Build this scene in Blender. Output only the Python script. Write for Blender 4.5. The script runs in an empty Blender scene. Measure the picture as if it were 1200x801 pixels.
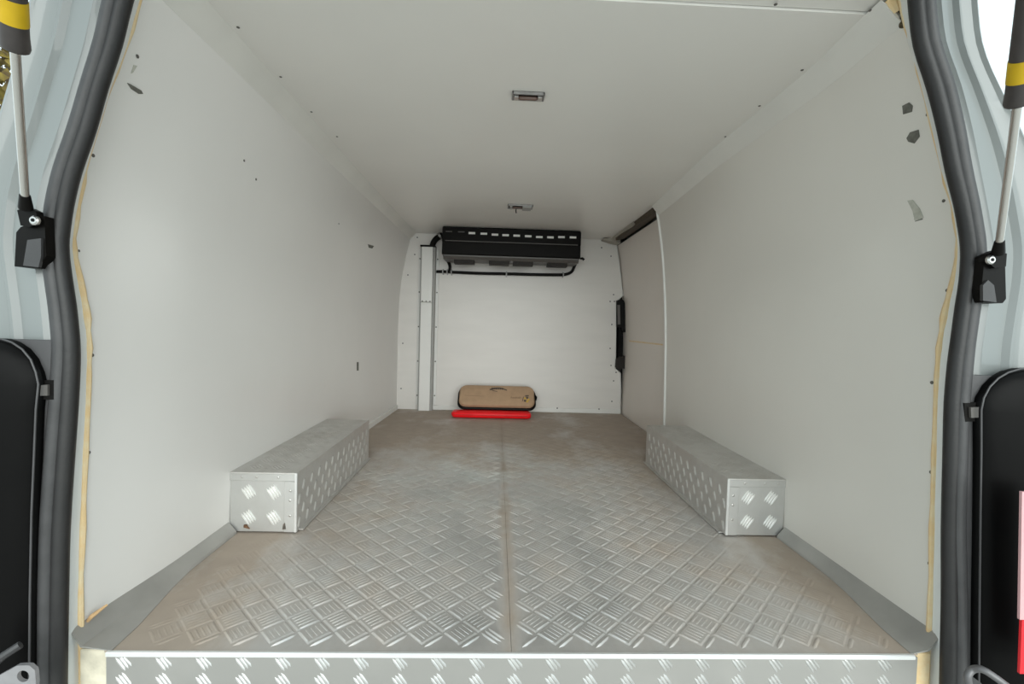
import bpy, math, random
import numpy as np
from mathutils import Vector, Matrix
random.seed(7)
S = bpy.context.scene
COL = S.collection

# ------------------------------------------------------------------ camera
FPX = 533.33
CAM = np.array([-.0653, 0.0, .60])
YAW, PITCH, ROLL = .0341, -.0342, .0285
def _axes():
    cy, sy, cp, sp = math.cos(YAW), math.sin(YAW), math.cos(PITCH), math.sin(PITCH)
    f = np.array([sy*cp, cy*cp, sp]); r0 = np.array([cy, -sy, 0]); u0 = np.cross(r0, f)
    c, s = math.cos(ROLL), math.sin(ROLL)
    return c*r0+s*u0, -s*r0+c*u0, f
AR, AU, AF = _axes()
cd = bpy.data.cameras.new('camera'); cam = bpy.data.objects.new('camera', cd); COL.objects.link(cam)
cd.sensor_width = 36; cd.lens = FPX/1200*36; cd.clip_start = .02
M = Matrix.Identity(4)
for i in range(3):
    M[i][0], M[i][1], M[i][2], M[i][3] = AR[i], AU[i], -AF[i], CAM[i]
cam.matrix_world = M
S.camera = cam

# ------------------------------------------------------------------ light
w = bpy.data.worlds.new('overcast_sky'); S.world = w; w.use_nodes = True
bg = w.node_tree.nodes['Background']
bg.inputs[0].default_value = (.82, .965, 1.0, 1); bg.inputs[1].default_value = 1.3
sd = bpy.data.lights.new('hazy_sun', 'SUN'); sun = bpy.data.objects.new('hazy_sun', sd); COL.objects.link(sun)
sd.energy = 3.3; sd.angle = math.radians(60); sd.color = (.96, .985, .95)
sun.rotation_euler = Vector((-.20, 1.0, -.24)).to_track_quat('-Z', 'Y').to_euler()
S.view_settings.view_transform = 'Standard'; S.view_settings.look = 'None'
S.view_settings.gamma = 1; S.view_settings.use_curve_mapping = False
S.view_settings.exposure = 0.12

# ------------------------------------------------------------------ helpers
def at(px, py, x=None, y=None, z=None):
    """the point on a real plane that the photograph shows at a pixel"""
    d = AF+(px-600)/FPX*AR-(py-400.5)/FPX*AU
    if x is not None: t = (x-CAM[0])/d[0]
    elif y is not None: t = (y-CAM[1])/d[1]
    else: t = (z-CAM[2])/d[2]
    return tuple(CAM+t*d)

def V(*a): return Vector(a)

class MB:
    def __init__(s): s.v = []; s.f = []; s.sm = []
    def add(s, vs, fs, smooth=False):
        o = len(s.v); s.v += [tuple(p) for p in vs]
        s.f += [tuple(i+o for i in f) for f in fs]; s.sm += [smooth]*len(fs); return s
    def box(s, a, b, bev=0.0):
        (x0, y0, z0), (x1, y1, z1) = [min(p, q) for p, q in zip(a, b)], [max(p, q) for p, q in zip(a, b)]
        if bev <= 0:
            return s.add([(x, y, z) for x in (x0, x1) for y in (y0, y1) for z in (z0, z1)],
                         [(0,1,3,2),(4,6,7,5),(0,4,5,1),(2,3,7,6),(0,2,6,4),(1,5,7,3)])
        c = [(x0+x1)/2, (y0+y1)/2, (z0+z1)/2]; h = [(x1-x0)/2, (y1-y0)/2, (z1-z0)/2]
        bev = min(bev, min(h)*.9)
        vs = []; idx = {}
        for sx in (-1, 1):
            for sy in (-1, 1):
                for sz in (-1, 1):
                    for ax in range(3):
                        sg = (sx, sy, sz)
                        p = [c[k]+sg[k]*(h[k]-(0 if k == ax else bev)) for k in range(3)]
                        idx[(sx, sy, sz, ax)] = len(vs); vs.append(p)
        fs = []
        for ax in range(3):
            for sg in (-1, 1):
                o = [k for k in range(3) if k != ax]; q = []
                for a_, b_ in ((-1,-1),(1,-1),(1,1),(-1,1)):
                    t = [0,0,0]; t[ax] = sg; t[o[0]] = a_; t[o[1]] = b_; q.append(idx[(*t, ax)])
                fs.append(q)
        for ax in range(3):
            o = [k for k in range(3) if k != ax]
            for a_ in (-1, 1):
                for b_ in (-1, 1):
                    t0 = [0,0,0]; t1 = [0,0,0]; t0[ax] = -1; t1[ax] = 1
                    for t in (t0, t1): t[o[0]] = a_; t[o[1]] = b_
                    fs.append([idx[(*t0, o[0])], idx[(*t1, o[0])], idx[(*t1, o[1])], idx[(*t0, o[1])]])
        for sx in (-1, 1):
            for sy in (-1, 1):
                for sz in (-1, 1): fs.append([idx[(sx, sy, sz, k)] for k in range(3)])
        return s.add(vs, fs)
    def tube(s, pts, r, n=10, caps=True, smooth=True):
        pts = [Vector(p) for p in pts]; N = len(pts); rr = r if isinstance(r, (list, tuple)) else [r]*N
        vs = []; up = None
        for i, p in enumerate(pts):
            t = (pts[min(i+1, N-1)]-pts[max(i-1, 0)]).normalized()
            if up is None: up = V(0,0,1) if abs(t.z) < .9 else V(0,1,0)
            a = t.cross(up).normalized(); b = a.cross(t).normalized(); up = b
            for k in range(n):
                an = 2*math.pi*k/n; vs.append(p+a*math.cos(an)*rr[i]+b*math.sin(an)*rr[i])
        fs = [(i*n+k, i*n+(k+1)%n, (i+1)*n+(k+1)%n, (i+1)*n+k) for i in range(N-1) for k in range(n)]
        s.add(vs, fs, smooth)
        if caps: s.add(vs[:n], [tuple(range(n))][::1]); s.add(vs[-n:], [tuple(range(n))])
        return s
    def cyl(s, p, q, r, n=20): return s.tube([p, q], r, n)
    def loft(s, rows, closed=False, smooth=True, caps=False):
        n = len(rows[0]); vs = [p for r in rows for p in r]
        K = n if closed else n-1
        fs = [(i*n+k, i*n+(k+1)%n, (i+1)*n+(k+1)%n, (i+1)*n+k) for i in range(len(rows)-1) for k in range(K)]
        s.add(vs, fs, smooth)
        if caps: s.add(rows[0], [tuple(range(n))]); s.add(rows[-1], [tuple(range(n))])
        return s
    def prism(s, poly, d, smooth=False):
        """poly: 3D outline; d: extrusion vector"""
        n = len(poly); a = [Vector(p) for p in poly]; b = [p+Vector(d) for p in a]
        return s.add(a+b, [tuple(range(n)), tuple(range(2*n-1, n-1, -1))]+[(i, (i+1)%n, n+(i+1)%n, n+i) for i in range(n)], smooth)
    def slab(s, front, back):
        """closed slab between two grids of the same shape"""
        R, C = len(front), len(front[0]); vs = [p for r in front for p in r]+[p for r in back for p in r]
        o = R*C; fs = []
        for i in range(R-1):
            for k in range(C-1):
                a = i*C+k; fs.append((a, a+1, a+C+1, a+C)); fs.append((o+a, o+a+C, o+a+C+1, o+a+1))
        s.add(vs, fs, True)
        rim = [(0, k) for k in range(C)]+[(i, C-1) for i in range(1, R)]+[(R-1, k) for k in range(C-2, -1, -1)]+[(i, 0) for i in range(R-2, 0, -1)]
        n = len(rim)
        s.add([front[i][k] for i, k in rim]+[back[i][k] for i, k in rim], [(j, (j+1)%n, n+(j+1)%n, n+j) for j in range(n)])
        return s

def wloc(o):
    p = Vector(o.location)
    while o.parent: o = o.parent; p += Vector(o.location)
    return p

def obj(name, mb, mat, parent=None, loc=None, kind=None, sub=0):
    me = bpy.data.meshes.new(name)
    off = Vector(loc) if loc is not None else V(0,0,0)
    base = (wloc(parent) if parent else V(0,0,0))+off
    me.from_pydata([tuple(Vector(p)-base) for p in mb.v], [], mb.f)
    me.polygons.foreach_set('use_smooth', mb.sm)
    me.validate(); me.update()
    import bmesh
    bm = bmesh.new(); bm.from_mesh(me); bmesh.ops.remove_doubles(bm, verts=bm.verts, dist=1e-6)
    bmesh.ops.recalc_face_normals(bm, faces=bm.faces)
    for e in bm.edges:
        if len(e.link_faces) == 2 and e.calc_face_angle(0) > math.radians(38): e.smooth = False
    bm.to_mesh(me); bm.free()
    me.materials.append(mat)
    o = bpy.data.objects.new(name, me); COL.objects.link(o); o.location = off
    if parent: o.parent = parent
    if kind: o['kind'] = kind
    return o

def tag(o, label, cat, group=None):
    o['label'] = label; o['category'] = cat
    if group: o['group'] = group
    return o
def thing(name, loc, label, cat, group=None):
    o = bpy.data.objects.new(name, None); COL.objects.link(o); o.location = loc; o.empty_display_size = .05
    return tag(o, label, cat, group)
def struct(name, mb, mat, label=None, cat=None):
    o = obj(name, mb, mat); o['kind'] = 'structure'
    if label: tag(o, label, cat)
    return o

# ------------------------------------------------------------------ materials
def mat(name, col, rough=.5, metal=0., var=0., scale=8., col2=None, bump=0., bscale=60., spec=.5, coat=0., stretch=None):
    m = bpy.data.materials.new(name); m.use_nodes = True; nt = m.node_tree; p = nt.nodes['Principled BSDF']
    p.inputs['Roughness'].default_value = rough; p.inputs['Metallic'].default_value = metal
    p.inputs['Specular IOR Level'].default_value = spec; p.inputs['Coat Weight'].default_value = coat
    tc = nt.nodes.new('ShaderNodeTexCoord'); src = tc.outputs['Object']
    if stretch:
        mp = nt.nodes.new('ShaderNodeMapping'); mp.inputs['Scale'].default_value = stretch
        nt.links.new(src, mp.inputs[0]); src = mp.outputs[0]
    n = nt.nodes.new('ShaderNodeTexNoise'); n.inputs['Scale'].default_value = scale; n.inputs['Detail'].default_value = 5
    nt.links.new(src, n.inputs['Vector'])
    mx = nt.nodes.new('ShaderNodeMix'); mx.data_type = 'RGBA'
    c2 = col2 or tuple(c*(1-var) for c in col)
    mx.inputs[6].default_value = (*col, 1); mx.inputs[7].default_value = (*c2, 1)
    rp = nt.nodes.new('ShaderNodeMapRange'); rp.inputs[1].default_value = .38; rp.inputs[2].default_value = .68
    nt.links.new(n.outputs['Fac'], rp.inputs[0]); nt.links.new(rp.outputs[0], mx.inputs[0])
    nt.links.new(mx.outputs[2], p.inputs['Base Color'])
    if bump:
        n2 = nt.nodes.new('ShaderNodeTexNoise'); n2.inputs['Scale'].default_value = bscale; nt.links.new(src, n2.inputs['Vector'])
        b = nt.nodes.new('ShaderNodeBump'); b.inputs['Strength'].default_value = bump; b.inputs['Distance'].default_value = .004
        nt.links.new(n2.outputs['Fac'], b.inputs['Height']); nt.links.new(b.outputs[0], p.inputs['Normal'])
    return m

def tread_plate_mat(name, metal_col, rough, dust_col, dust_lo, dust_hi, floor=False):
    """aluminium with settled dirt; the dirt has a shape of its own (noise, edges, far end)"""
    m = bpy.data.materials.new(name); m.use_nodes = True; nt = m.node_tree; L = nt.links.new
    p = nt.nodes['Principled BSDF']
    g = nt.nodes.new('ShaderNodeNewGeometry')
    n1 = nt.nodes.new('ShaderNodeTexNoise'); n1.inputs['Scale'].default_value = 3.2; n1.inputs['Detail'].default_value = 7; n1.inputs['Roughness'].default_value = .62
    mp = nt.nodes.new('ShaderNodeMapping'); mp.inputs['Scale'].default_value = (1.25, .8, 1)
    L(g.outputs['Position'], mp.inputs[0]); L(mp.outputs[0], n1.inputs['Vector'])
    add = nt.nodes.new('ShaderNodeMath'); add.operation = 'ADD'; L(n1.outputs['Fac'], add.inputs[0]); add.inputs[1].default_value = 0
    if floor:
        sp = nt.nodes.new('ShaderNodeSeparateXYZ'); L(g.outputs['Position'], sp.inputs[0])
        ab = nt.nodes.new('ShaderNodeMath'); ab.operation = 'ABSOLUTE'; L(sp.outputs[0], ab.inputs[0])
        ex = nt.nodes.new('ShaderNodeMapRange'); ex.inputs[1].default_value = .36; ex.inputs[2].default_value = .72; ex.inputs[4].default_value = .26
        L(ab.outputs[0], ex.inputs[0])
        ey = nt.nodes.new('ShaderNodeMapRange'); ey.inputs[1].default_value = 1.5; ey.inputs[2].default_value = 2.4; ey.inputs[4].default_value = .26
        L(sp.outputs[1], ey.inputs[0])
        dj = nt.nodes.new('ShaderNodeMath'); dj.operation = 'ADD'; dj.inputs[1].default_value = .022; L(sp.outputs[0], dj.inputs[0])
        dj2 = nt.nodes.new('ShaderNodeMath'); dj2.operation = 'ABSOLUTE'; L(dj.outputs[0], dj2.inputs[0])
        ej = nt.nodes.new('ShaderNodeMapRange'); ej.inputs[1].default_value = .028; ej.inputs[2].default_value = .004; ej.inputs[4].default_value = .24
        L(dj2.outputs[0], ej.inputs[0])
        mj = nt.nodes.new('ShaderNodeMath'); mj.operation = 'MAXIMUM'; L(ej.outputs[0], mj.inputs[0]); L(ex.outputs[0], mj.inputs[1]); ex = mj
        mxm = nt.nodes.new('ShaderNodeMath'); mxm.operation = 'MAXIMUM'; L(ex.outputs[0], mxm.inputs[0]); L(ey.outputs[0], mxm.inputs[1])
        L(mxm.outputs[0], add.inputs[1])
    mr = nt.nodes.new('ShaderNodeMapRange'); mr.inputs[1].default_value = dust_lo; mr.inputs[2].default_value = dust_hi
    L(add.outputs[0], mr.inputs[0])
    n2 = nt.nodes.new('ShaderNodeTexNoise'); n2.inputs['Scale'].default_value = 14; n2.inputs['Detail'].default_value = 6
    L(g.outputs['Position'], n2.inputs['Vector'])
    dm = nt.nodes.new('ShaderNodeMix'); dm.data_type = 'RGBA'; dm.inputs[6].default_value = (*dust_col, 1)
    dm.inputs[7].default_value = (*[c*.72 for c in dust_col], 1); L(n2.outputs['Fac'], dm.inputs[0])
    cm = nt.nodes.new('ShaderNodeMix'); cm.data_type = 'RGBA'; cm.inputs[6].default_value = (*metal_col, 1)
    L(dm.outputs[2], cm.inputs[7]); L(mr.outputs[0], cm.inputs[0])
    col = cm.outputs[2]
    if floor:
        # pale scuffs and residue mid-floor, with the sheen of outside light painted in
        n3 = nt.nodes.new('ShaderNodeTexNoise'); n3.inputs['Scale'].default_value = 4.5; n3.inputs['Detail'].default_value = 8; n3.inputs['Roughness'].default_value = .7
        mp3 = nt.nodes.new('ShaderNodeMapping'); mp3.inputs['Location'].default_value = (4.3, 2.1, 0); mp3.inputs['Scale'].default_value = (1, 1.5, 1)
        L(g.outputs['Position'], mp3.inputs[0]); L(mp3.outputs[0], n3.inputs['Vector'])
        vd = nt.nodes.new('ShaderNodeVectorMath'); vd.operation = 'DISTANCE'; vd.inputs[1].default_value = (-.12, 1.72, 0)
        L(g.outputs['Position'], vd.inputs[0])
        rf = nt.nodes.new('ShaderNodeMapRange'); rf.inputs[1].default_value = .62; rf.inputs[2].default_value = .1; rf.inputs[4].default_value = .9
        L(vd.outputs['Value'], rf.inputs[0])
        r3 = nt.nodes.new('ShaderNodeMapRange'); r3.inputs[1].default_value = .42; r3.inputs[2].default_value = .64; L(n3.outputs['Fac'], r3.inputs[0])
        mu = nt.nodes.new('ShaderNodeMath'); mu.operation = 'MULTIPLY'; L(rf.outputs[0], mu.inputs[0]); L(r3.outputs[0], mu.inputs[1])
        cm2 = nt.nodes.new('ShaderNodeMix'); cm2.data_type = 'RGBA'; cm2.inputs[7].default_value = (.62, .64, .62, 1)
        L(col, cm2.inputs[6]); L(mu.outputs[0], cm2.inputs[0]); col = cm2.outputs[2]
    L(col, p.inputs['Base Color'])
    rm = nt.nodes.new('ShaderNodeMapRange'); rm.inputs[3].default_value = rough; rm.inputs[4].default_value = min(.75, rough+.3); L(mr.outputs[0], rm.inputs[0]); L(rm.outputs[0], p.inputs['Roughness'])
    mm = nt.nodes.new('ShaderNodeMapRange'); mm.inputs[3].default_value = .85; mm.inputs[4].default_value = .12; L(mr.outputs[0], mm.inputs[0]); L(mm.outputs[0], p.inputs['Metallic'])
    b = nt.nodes.new('ShaderNodeBump'); b.inputs['Strength'].default_value = .25; b.inputs['Distance'].default_value = .003
    L(n2.outputs['Fac'], b.inputs['Height']); L(b.outputs[0], p.inputs['Normal'])
    return m

WHITE = mat('white_grp_lining', (.83, .805, .775), .33, var=.035, scale=2.2, bump=.05, bscale=5)
WHITE_R = mat('white_grp_lining_shaded', (.775, .74, .685), .36, var=.04, scale=2.0, bump=.05, bscale=5)  # right side's dimmer light, with some dust, mixed into the lining colour
DOORM = mat('warm_door_lining', (.80, .735, .675), .38, var=.04, scale=2)  # browner, warmer tone than the side linings
CEILM = mat('white_grp_ceiling', (.85, .825, .785), .3, var=.04, scale=1.6, bump=.04, bscale=4)
BULK = mat('white_bulkhead_lining', (.78, .75, .715), .36, var=.04, scale=3, bump=.06, bscale=12, stretch=(1, 1, 5))
COVE = mat('cream_coving', (.80, .78, .735), .4, var=.06, scale=5)
EDGE = mat('white_plastic_edge', (.82, .81, .78), .35, var=.03)
DUCTM = mat('white_duct_plastic', (.82, .81, .785), .35, var=.02)
GREYCH = mat('grey_channel', (.36, .355, .34), .5, var=.1)
PAINT = mat('pale_silver_paint', (.20, .215, .21), .36, var=.03, scale=3, coat=.4)
FLANGE_ = mat('painted_flange', (.80, .81, .79), .35, var=.05, scale=12)
RUB = mat('black_rubber', (.016, .015, .015), .5, var=.25, scale=30, bump=.1, bscale=200)
RUBG = mat('grey_rubber', (.048, .047, .048), .5, var=.2, scale=30, bump=.1, bscale=200)
BLK = mat('black_plastic', (.0055, .0048, .0042), .45, spec=.12, var=.2, scale=40)
BLKG = mat('gloss_black_plastic', (.0035, .0033, .0033), .4, spec=.08, var=.15, scale=20)
GRYP = mat('dark_grey_plastic', (.042, .041, .042), .48, var=.15, scale=30, bump=.08, bscale=300)
GRYB = mat('grey_cover_plastic', (.062, .060, .062), .5, var=.15, scale=30)
UNITG = mat('grey_unit_panel', (.10, .092, .085), .42, var=.1, scale=20)
VENTM = mat('dark_vent', (.028, .023, .020), .5, var=.2, scale=30, spec=.2)
PALE = mat('pale_slot', (.80, .79, .76), .5, var=.05)
STEEL = mat('brushed_steel', (.62, .61, .59), .3, 1, var=.12, scale=30)
DULL = mat('dull_zinc', (.40, .39, .385), .5, .8, var=.25, scale=30)
SCREWM = mat('dull_screw', (.16, .15, .135), .5, .5, var=.3, scale=200)
FOAM = mat('yellowed_sealant', (.80, .58, .31), .6, var=.2, scale=40, col2=(.82, .67, .43), bump=.3, bscale=120)
FOAMD = mat('brown_foam', (.10, .075, .042), .9, var=.4, scale=90, bump=.5, bscale=160)
YEL = mat('yellow_tape', (.62, .40, .006), .45, var=.08, scale=60)
RODM = mat('satin_strut_rod', (.62, .60, .57), .25, 1, var=.06)
TUBEM = mat('dark_strut_tube', (.055, .047, .045), .38, var=.2, scale=50)
RED = mat('red_plastic', (.93, .008, .014), .42, var=.1, scale=14, spec=.3)
TAN = mat('tan_fabric', (.47, .31, .19), .72, var=.12, scale=18, bump=.2, bscale=300)
TAND = mat('tan_seam_thread', (.22, .14, .085), .8, var=.1)
PRINT = mat('dark_print', (.10, .075, .06), .7, var=.2, scale=60)
GOLD = mat('gold_print', (.62, .40, .08), .6, var=.2, scale=90)
KICK = mat('grey_kick_plate', (.43, .415, .39), .5, .35, var=.18, scale=9)
TRACK = mat('brown_door_track', (.075, .055, .036), .65, var=.3, scale=40)
TRACKP = mat('galvanised_rail', (.42, .385, .33), .5, .3, var=.2, scale=20)
REFR = mat('red_reflective', (.72, .010, .02), .35, var=.1, scale=80)
REFW = mat('white_reflective', (.62, .36, .37), .4, var=.05, scale=80)
SCUFF = mat('tape_residue', (.17, .165, .14), .8, var=.35, scale=90)
SCUFFL = mat('pale_scuff', (.52, .51, .45), .7, var=.3, scale=70, col2=(.40, .39, .33))
DARK = mat('cavity_shade', (.02, .018, .016), .8, var=.2)  # near-black colour standing in for the shade inside the body cavity
CONC = mat('concrete_yard', (.60, .575, .54), .85, var=.15, scale=2)
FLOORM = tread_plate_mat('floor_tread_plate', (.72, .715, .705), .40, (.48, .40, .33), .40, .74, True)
BOXF = tread_plate_mat('box_front_plate', (.60, .60, .585), .48, (.46, .44, .40), .42, .85)
BOXM = tread_plate_mat('box_tread_plate', (.70, .69, .67), .46, (.47, .43, .38), .40, .80)
FASM = tread_plate_mat('riser_tread_plate', (.40, .39, .37), .55, (.38, .36, .33), .52, .95)
TREADB = mat('bright_box_tread', (.93, .92, .89), .3, .55, var=.06, scale=60)
TREADH = mat('bright_tread', (.66, .655, .64), .4, .8, var=.12, scale=60)
NOSE = mat('bright_nosing', (.90, .90, .89), .28, .6, var=.04)
SEAM = mat('dirty_seam', (.24, .19, .145), .85, var=.3, scale=60)
LEAFY = mat('yellow_leaves', (.26, .20, .035), .7, scale=9, col2=(.07, .045, .025))
BARK = mat('bark', (.09, .065, .045), .9, var=.3, scale=20)

# ------------------------------------------------------------------ section of the load space
H = 1.226          # ceiling
Y0, YB = .84, 3.2  # lining edge at the rear opening, bulkhead
PF = [(-.16,.80),(0,.80),(.5,.792),(.75,.79),(.86,.785),(.94,.768),(1.0,.748),(1.07,.728),(1.15,.705),(H,.685)]
PBL = [(-.16,.752),(0,.752),(.5,.755),(.75,.75),(.888,.739),(.98,.724),(1.066,.708),(1.15,.69),(H,.672)]
PRR = [(-.16,.818),(0,.818),(.54,.806),(.75,.794),(.86,.785),(.95,.776),(1.05,.762),(1.15,.745),(H,.73)]
def ip(t, z): return float(np.interp(z, [a for a, _ in t], [b for _, b in t]))
def sm(a, b, x):
    t = min(1, max(0, (x-a)/(b-a))); return t*t*(3-2*t)
LROW = [ # py, bead, seal inner, seal outer
 (-60,183,172,141),(0,163,152,124),(50,149,140,114),(100,128,122,99),(150,112,109,84),(200,98,91,66),(240,90,81.5,57),(280,84,75.5,53),(300,86,76,54),
 (330,93.5,80,58),(360,100,85,62),(400,105,89,66),(424,104,90,65),(470,103,88.7,61),(530,100,85,55),(620,97,79.5,48),(700,94,78,46),(800,96,76,46),(860,96,76,46)]
RROW = [(-60,1042,1064,1089),(0,1054,1067,1092.5),(50,1069,1072.5,1097.5),(100,1082,1089,1116),(150,1094,1102,1127),(200,1106,1112,1135),(240,1119,1123.5,1143),(280,1125,1130,1150),
 (300,1124,1131,1151),(330,1118,1129,1149),(360,1109,1124,1144),(400,1101,1119,1138),(424,1099,1115,1136),(470,1097,1110.6,1132),(530,1095,1110,1129),(620,1092,1108,1126),
 (700,1090.6,1107,1130),(800,1086,1103.5,1131),(860,1085,1103,1131)]
EDGEZ = {}
for _sd, _rows in ((-1, LROW), (1, RROW)):
    _p = sorted([(at(r[1], r[0], y=.84)[2], _sd*at(r[1], r[0], y=.84)[0]) for r in _rows])
    EDGEZ[_sd] = ([q[0] for q in _p], [q[1] for q in _p])
def wall_x(side, y, z):
    a = ip(PF, z)
    if side < 0: a += (ip(PBL, z)-a)*min(1, max(0, (y-2.0)/1.2))
    else: a += (ip(PRR, z)-a)*min(1, max(0, (y-1.6)/.7))
    k = 1-sm(.84, 1.10, y)
    if k > 0: a += k*(float(np.interp(z, *EDGEZ[side]))-a)
    return side*a
def on_wall(side, px, py):
    x = side*.78
    for _ in range(12):
        p = at(px, py, x=x); x = .5*x+.5*wall_x(side, p[1], p[2])
    return at(px, py, x=x)
ZS = [-.13,-.06,0,.12,.25,.4,.5,.58,.64,.7,.74,.78,.82,.86,.9,.94,.98,1.02,1.06,1.1,1.14,1.18,H]
def wall_grid(side, ys, off):
    return [[(wall_x(side, y, z)+side*off, y, z) for z in ZS] for y in ys]
YL = [.84,.88,.92,.97,1.03,1.1,1.2,1.35,1.5,1.7,1.9,2.0,2.1,2.3,2.5,2.7,2.9,3.05,YB]
YR = [.84,.88,.92,.97,1.03,1.1,1.2,1.35,1.5,1.6,1.7,1.9,2.0,2.1,2.2,2.30]
mb = MB(); mb.slab(wall_grid(-1, YL, 0), wall_grid(-1, YL, .045))
wall_left = struct('wall_left', mb, WHITE, 'smooth white side lining of the load space, on the left', 'wall')
mb = MB(); mb.slab(wall_grid(1, YR, 0), wall_grid(1, YR, .05))
wall_right = struct('wall_right', mb, WHITE_R, 'smooth white side lining with dark tape residue, on the right', 'wall')

# ceiling sheet; on the right it stops short of the sliding door track
YC = [.885, 1.0, 1.3, 1.6, 2.0, 2.28, 2.30, 2.6, 3.0, YB]
def cx_r(y): return wall_x(1, y, H) if y <= 2.29 else .712
gl = lambda z: [[(wall_x(-1, y, H)-.0, y, z)]+[(x, y, z) for x in (-.4, 0, .4)]+[(cx_r(y), y, z)] for y in YC]
mb = MB(); mb.slab(gl(H), gl(H+.03))
ceiling = struct('ceiling', mb, CEILM, 'white sheet ceiling of the load space', 'ceiling')
mb = MB(); mb.slab([[(-.665, y, H+.004), (0, y, H+.004), (.655, y, H+.004)] for y in (.80, .882)], [[(-.665, y, H+.04), (0, y, H+.04), (.655, y, H+.04)] for y in (.80, .882)])
struct('trim_4', mb, CEILM, 'white strip above the rear opening, behind the ceiling joint', 'trim')

# coving between walls and ceiling
def coving(name, side, y1, label):
    ys = list(np.linspace(.845, y1, 18)); f = []; b = []
    for y in ys:
        a = Vector((wall_x(side, y, 1.182)-side*.0004, y, 1.182)); c = Vector((wall_x(side, y, H)-side*.030, y, H-.0004))
        m = (a+c)/2+V(-side*.0005, 0, -.001)
        f.append([a, m, c]); o = V(side*.004, 0, .006); b.append([a+V(side*.0003,0,0), m+o, c+V(0,0,.0003)])
    return struct(name, MB().slab(f, b), COVE, label, 'trim')
cov_l = coving('trim_5', -1, 3.19, 'cream coving strip where the left side lining meets the ceiling')
cov_r = coving('trim_6', 1, 2.295, 'cream coving strip where the right side lining meets the ceiling')

# bulkhead
out = [(-.80,-.02),(-.80,.9),(-.74,1.1),(-.69,H+.004),(.756,H+.004),(.766,1.187),(.819,.841),(.772,.797),(.783,.319),(.821,.29),(.832,.003),(.832,-.02)]
mb = MB().prism([(x, YB, z) for x, z in out], (0, .03, 0))
wall_back = struct('wall_back', mb, BULK, 'white bulkhead lining at the far end behind the cooling unit', 'wall')
# pale edge bead of the notched right side
mb = MB()
pts = [(.764,1.187),(.819,.841),(.772,.797),(.783,.319),(.821,.29),(.832,.003)]
for (a, b), (c, d) in zip(pts, pts[1:]):
    mb.tube([(a, YB-.002, b), (c, YB-.002, d)], .0035, 6)
obj('edge_bead', mb, EDGE, wall_back)
mb = MB().box((.70, 3.29, -.02), (.93, 3.31, 1.29)).box((.90, 2.28, -.02), (.93, 3.31, 1.29)).box((.85, 2.29, -.02), (.93, 2.31, 1.29))
struct('trim_7', mb, DARK, 'body cavity around the sliding door, coloured near-black for its shade', 'trim')

# ------------------------------------------------------------------ floor
def treads(mb, O, U, Vv, N, W, Ht, pitch, blen, bw, nb, bh, both=True, rowpitch=None, ang=45, off=(0, 0), hf=None, pad=0., margin=.004, same=False, clip=False):
    """raised bars of tread plate, pressed in groups of nb"""
    O, U, Vv, N = Vector(O), Vector(U), Vector(Vv), Vector(N); rp = rowpitch or pitch
    sp = bw*1.2
    def bar(cu, cv, a, h):
        ca, sa = math.cos(a), math.sin(a)
        pts = [(-blen/2,0,0),(-blen*.3,-bw/2,0),(blen*.3,-bw/2,0),(blen/2,0,0),(blen*.3,bw/2,0),(-blen*.3,bw/2,0),(-blen*.3,0,h),(blen*.3,0,h),(-blen*.3,-bw*.2,h*.9),(blen*.3,-bw*.2,h*.9),(blen*.3,bw*.2,h*.9),(-blen*.3,bw*.2,h*.9)]
        vs = []
        for x, y, z in pts:
            u, v = cu+x*ca-y*sa, cv+x*sa+y*ca
            if clip and margin < cv < Ht-margin: v = min(max(v, margin), Ht-margin)
            if not (margin <= u <= W-margin and margin <= v <= Ht-margin): return
            vs.append(O+U*u+Vv*v+N*z)
        mb.add(vs, [(0,1,8),(1,2,9,8),(2,3,9),(3,4,10),(4,5,11,10),(5,0,11),(8,9,10,11),(0,8,11),(3,10,9)], True)
    nu = int(W/pitch)+3; nv = int(Ht/rp)+3
    for kind in ((0, 1) if both else (0,)):
        for i in range(-1, nu):
            for j in range(-1, nv):
                cu = off[0]+i*pitch+(pitch/2 if kind else 0); cv = off[1]+j*rp+(rp/2 if kind else 0)
                a = math.radians(ang+(90 if kind and not same else 0))
                h = bh*(hf(cu, cv) if hf else 1)
                if h < bh*.06: continue
                if pad and margin+.03 <= cu <= W-margin-.03 and margin+.03 <= cv <= Ht-margin-.03:
                    ca, sa = math.cos(a), math.sin(a); q = blen*.5; vs = []
                    for e, z in ((q, 0), (q-.0032, pad*h/bh)):
                        for sx, sy in ((-1,-1),(1,-1),(1,1),(-1,1)):
                            vs.append(O+U*(cu+sx*e*ca-sy*e*sa)+Vv*(cv+sx*e*sa+sy*e*ca)+N*z)
                    mb.add(vs, [(4,5,6,7),(0,1,5,4),(1,2,6,5),(2,3,7,6),(3,0,4,7)])
                for k in range(nb):
                    o = (k-(nb-1)/2)*sp
                    bar(cu-math.sin(a)*o, cv+math.cos(a)*o, a, h)

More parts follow.
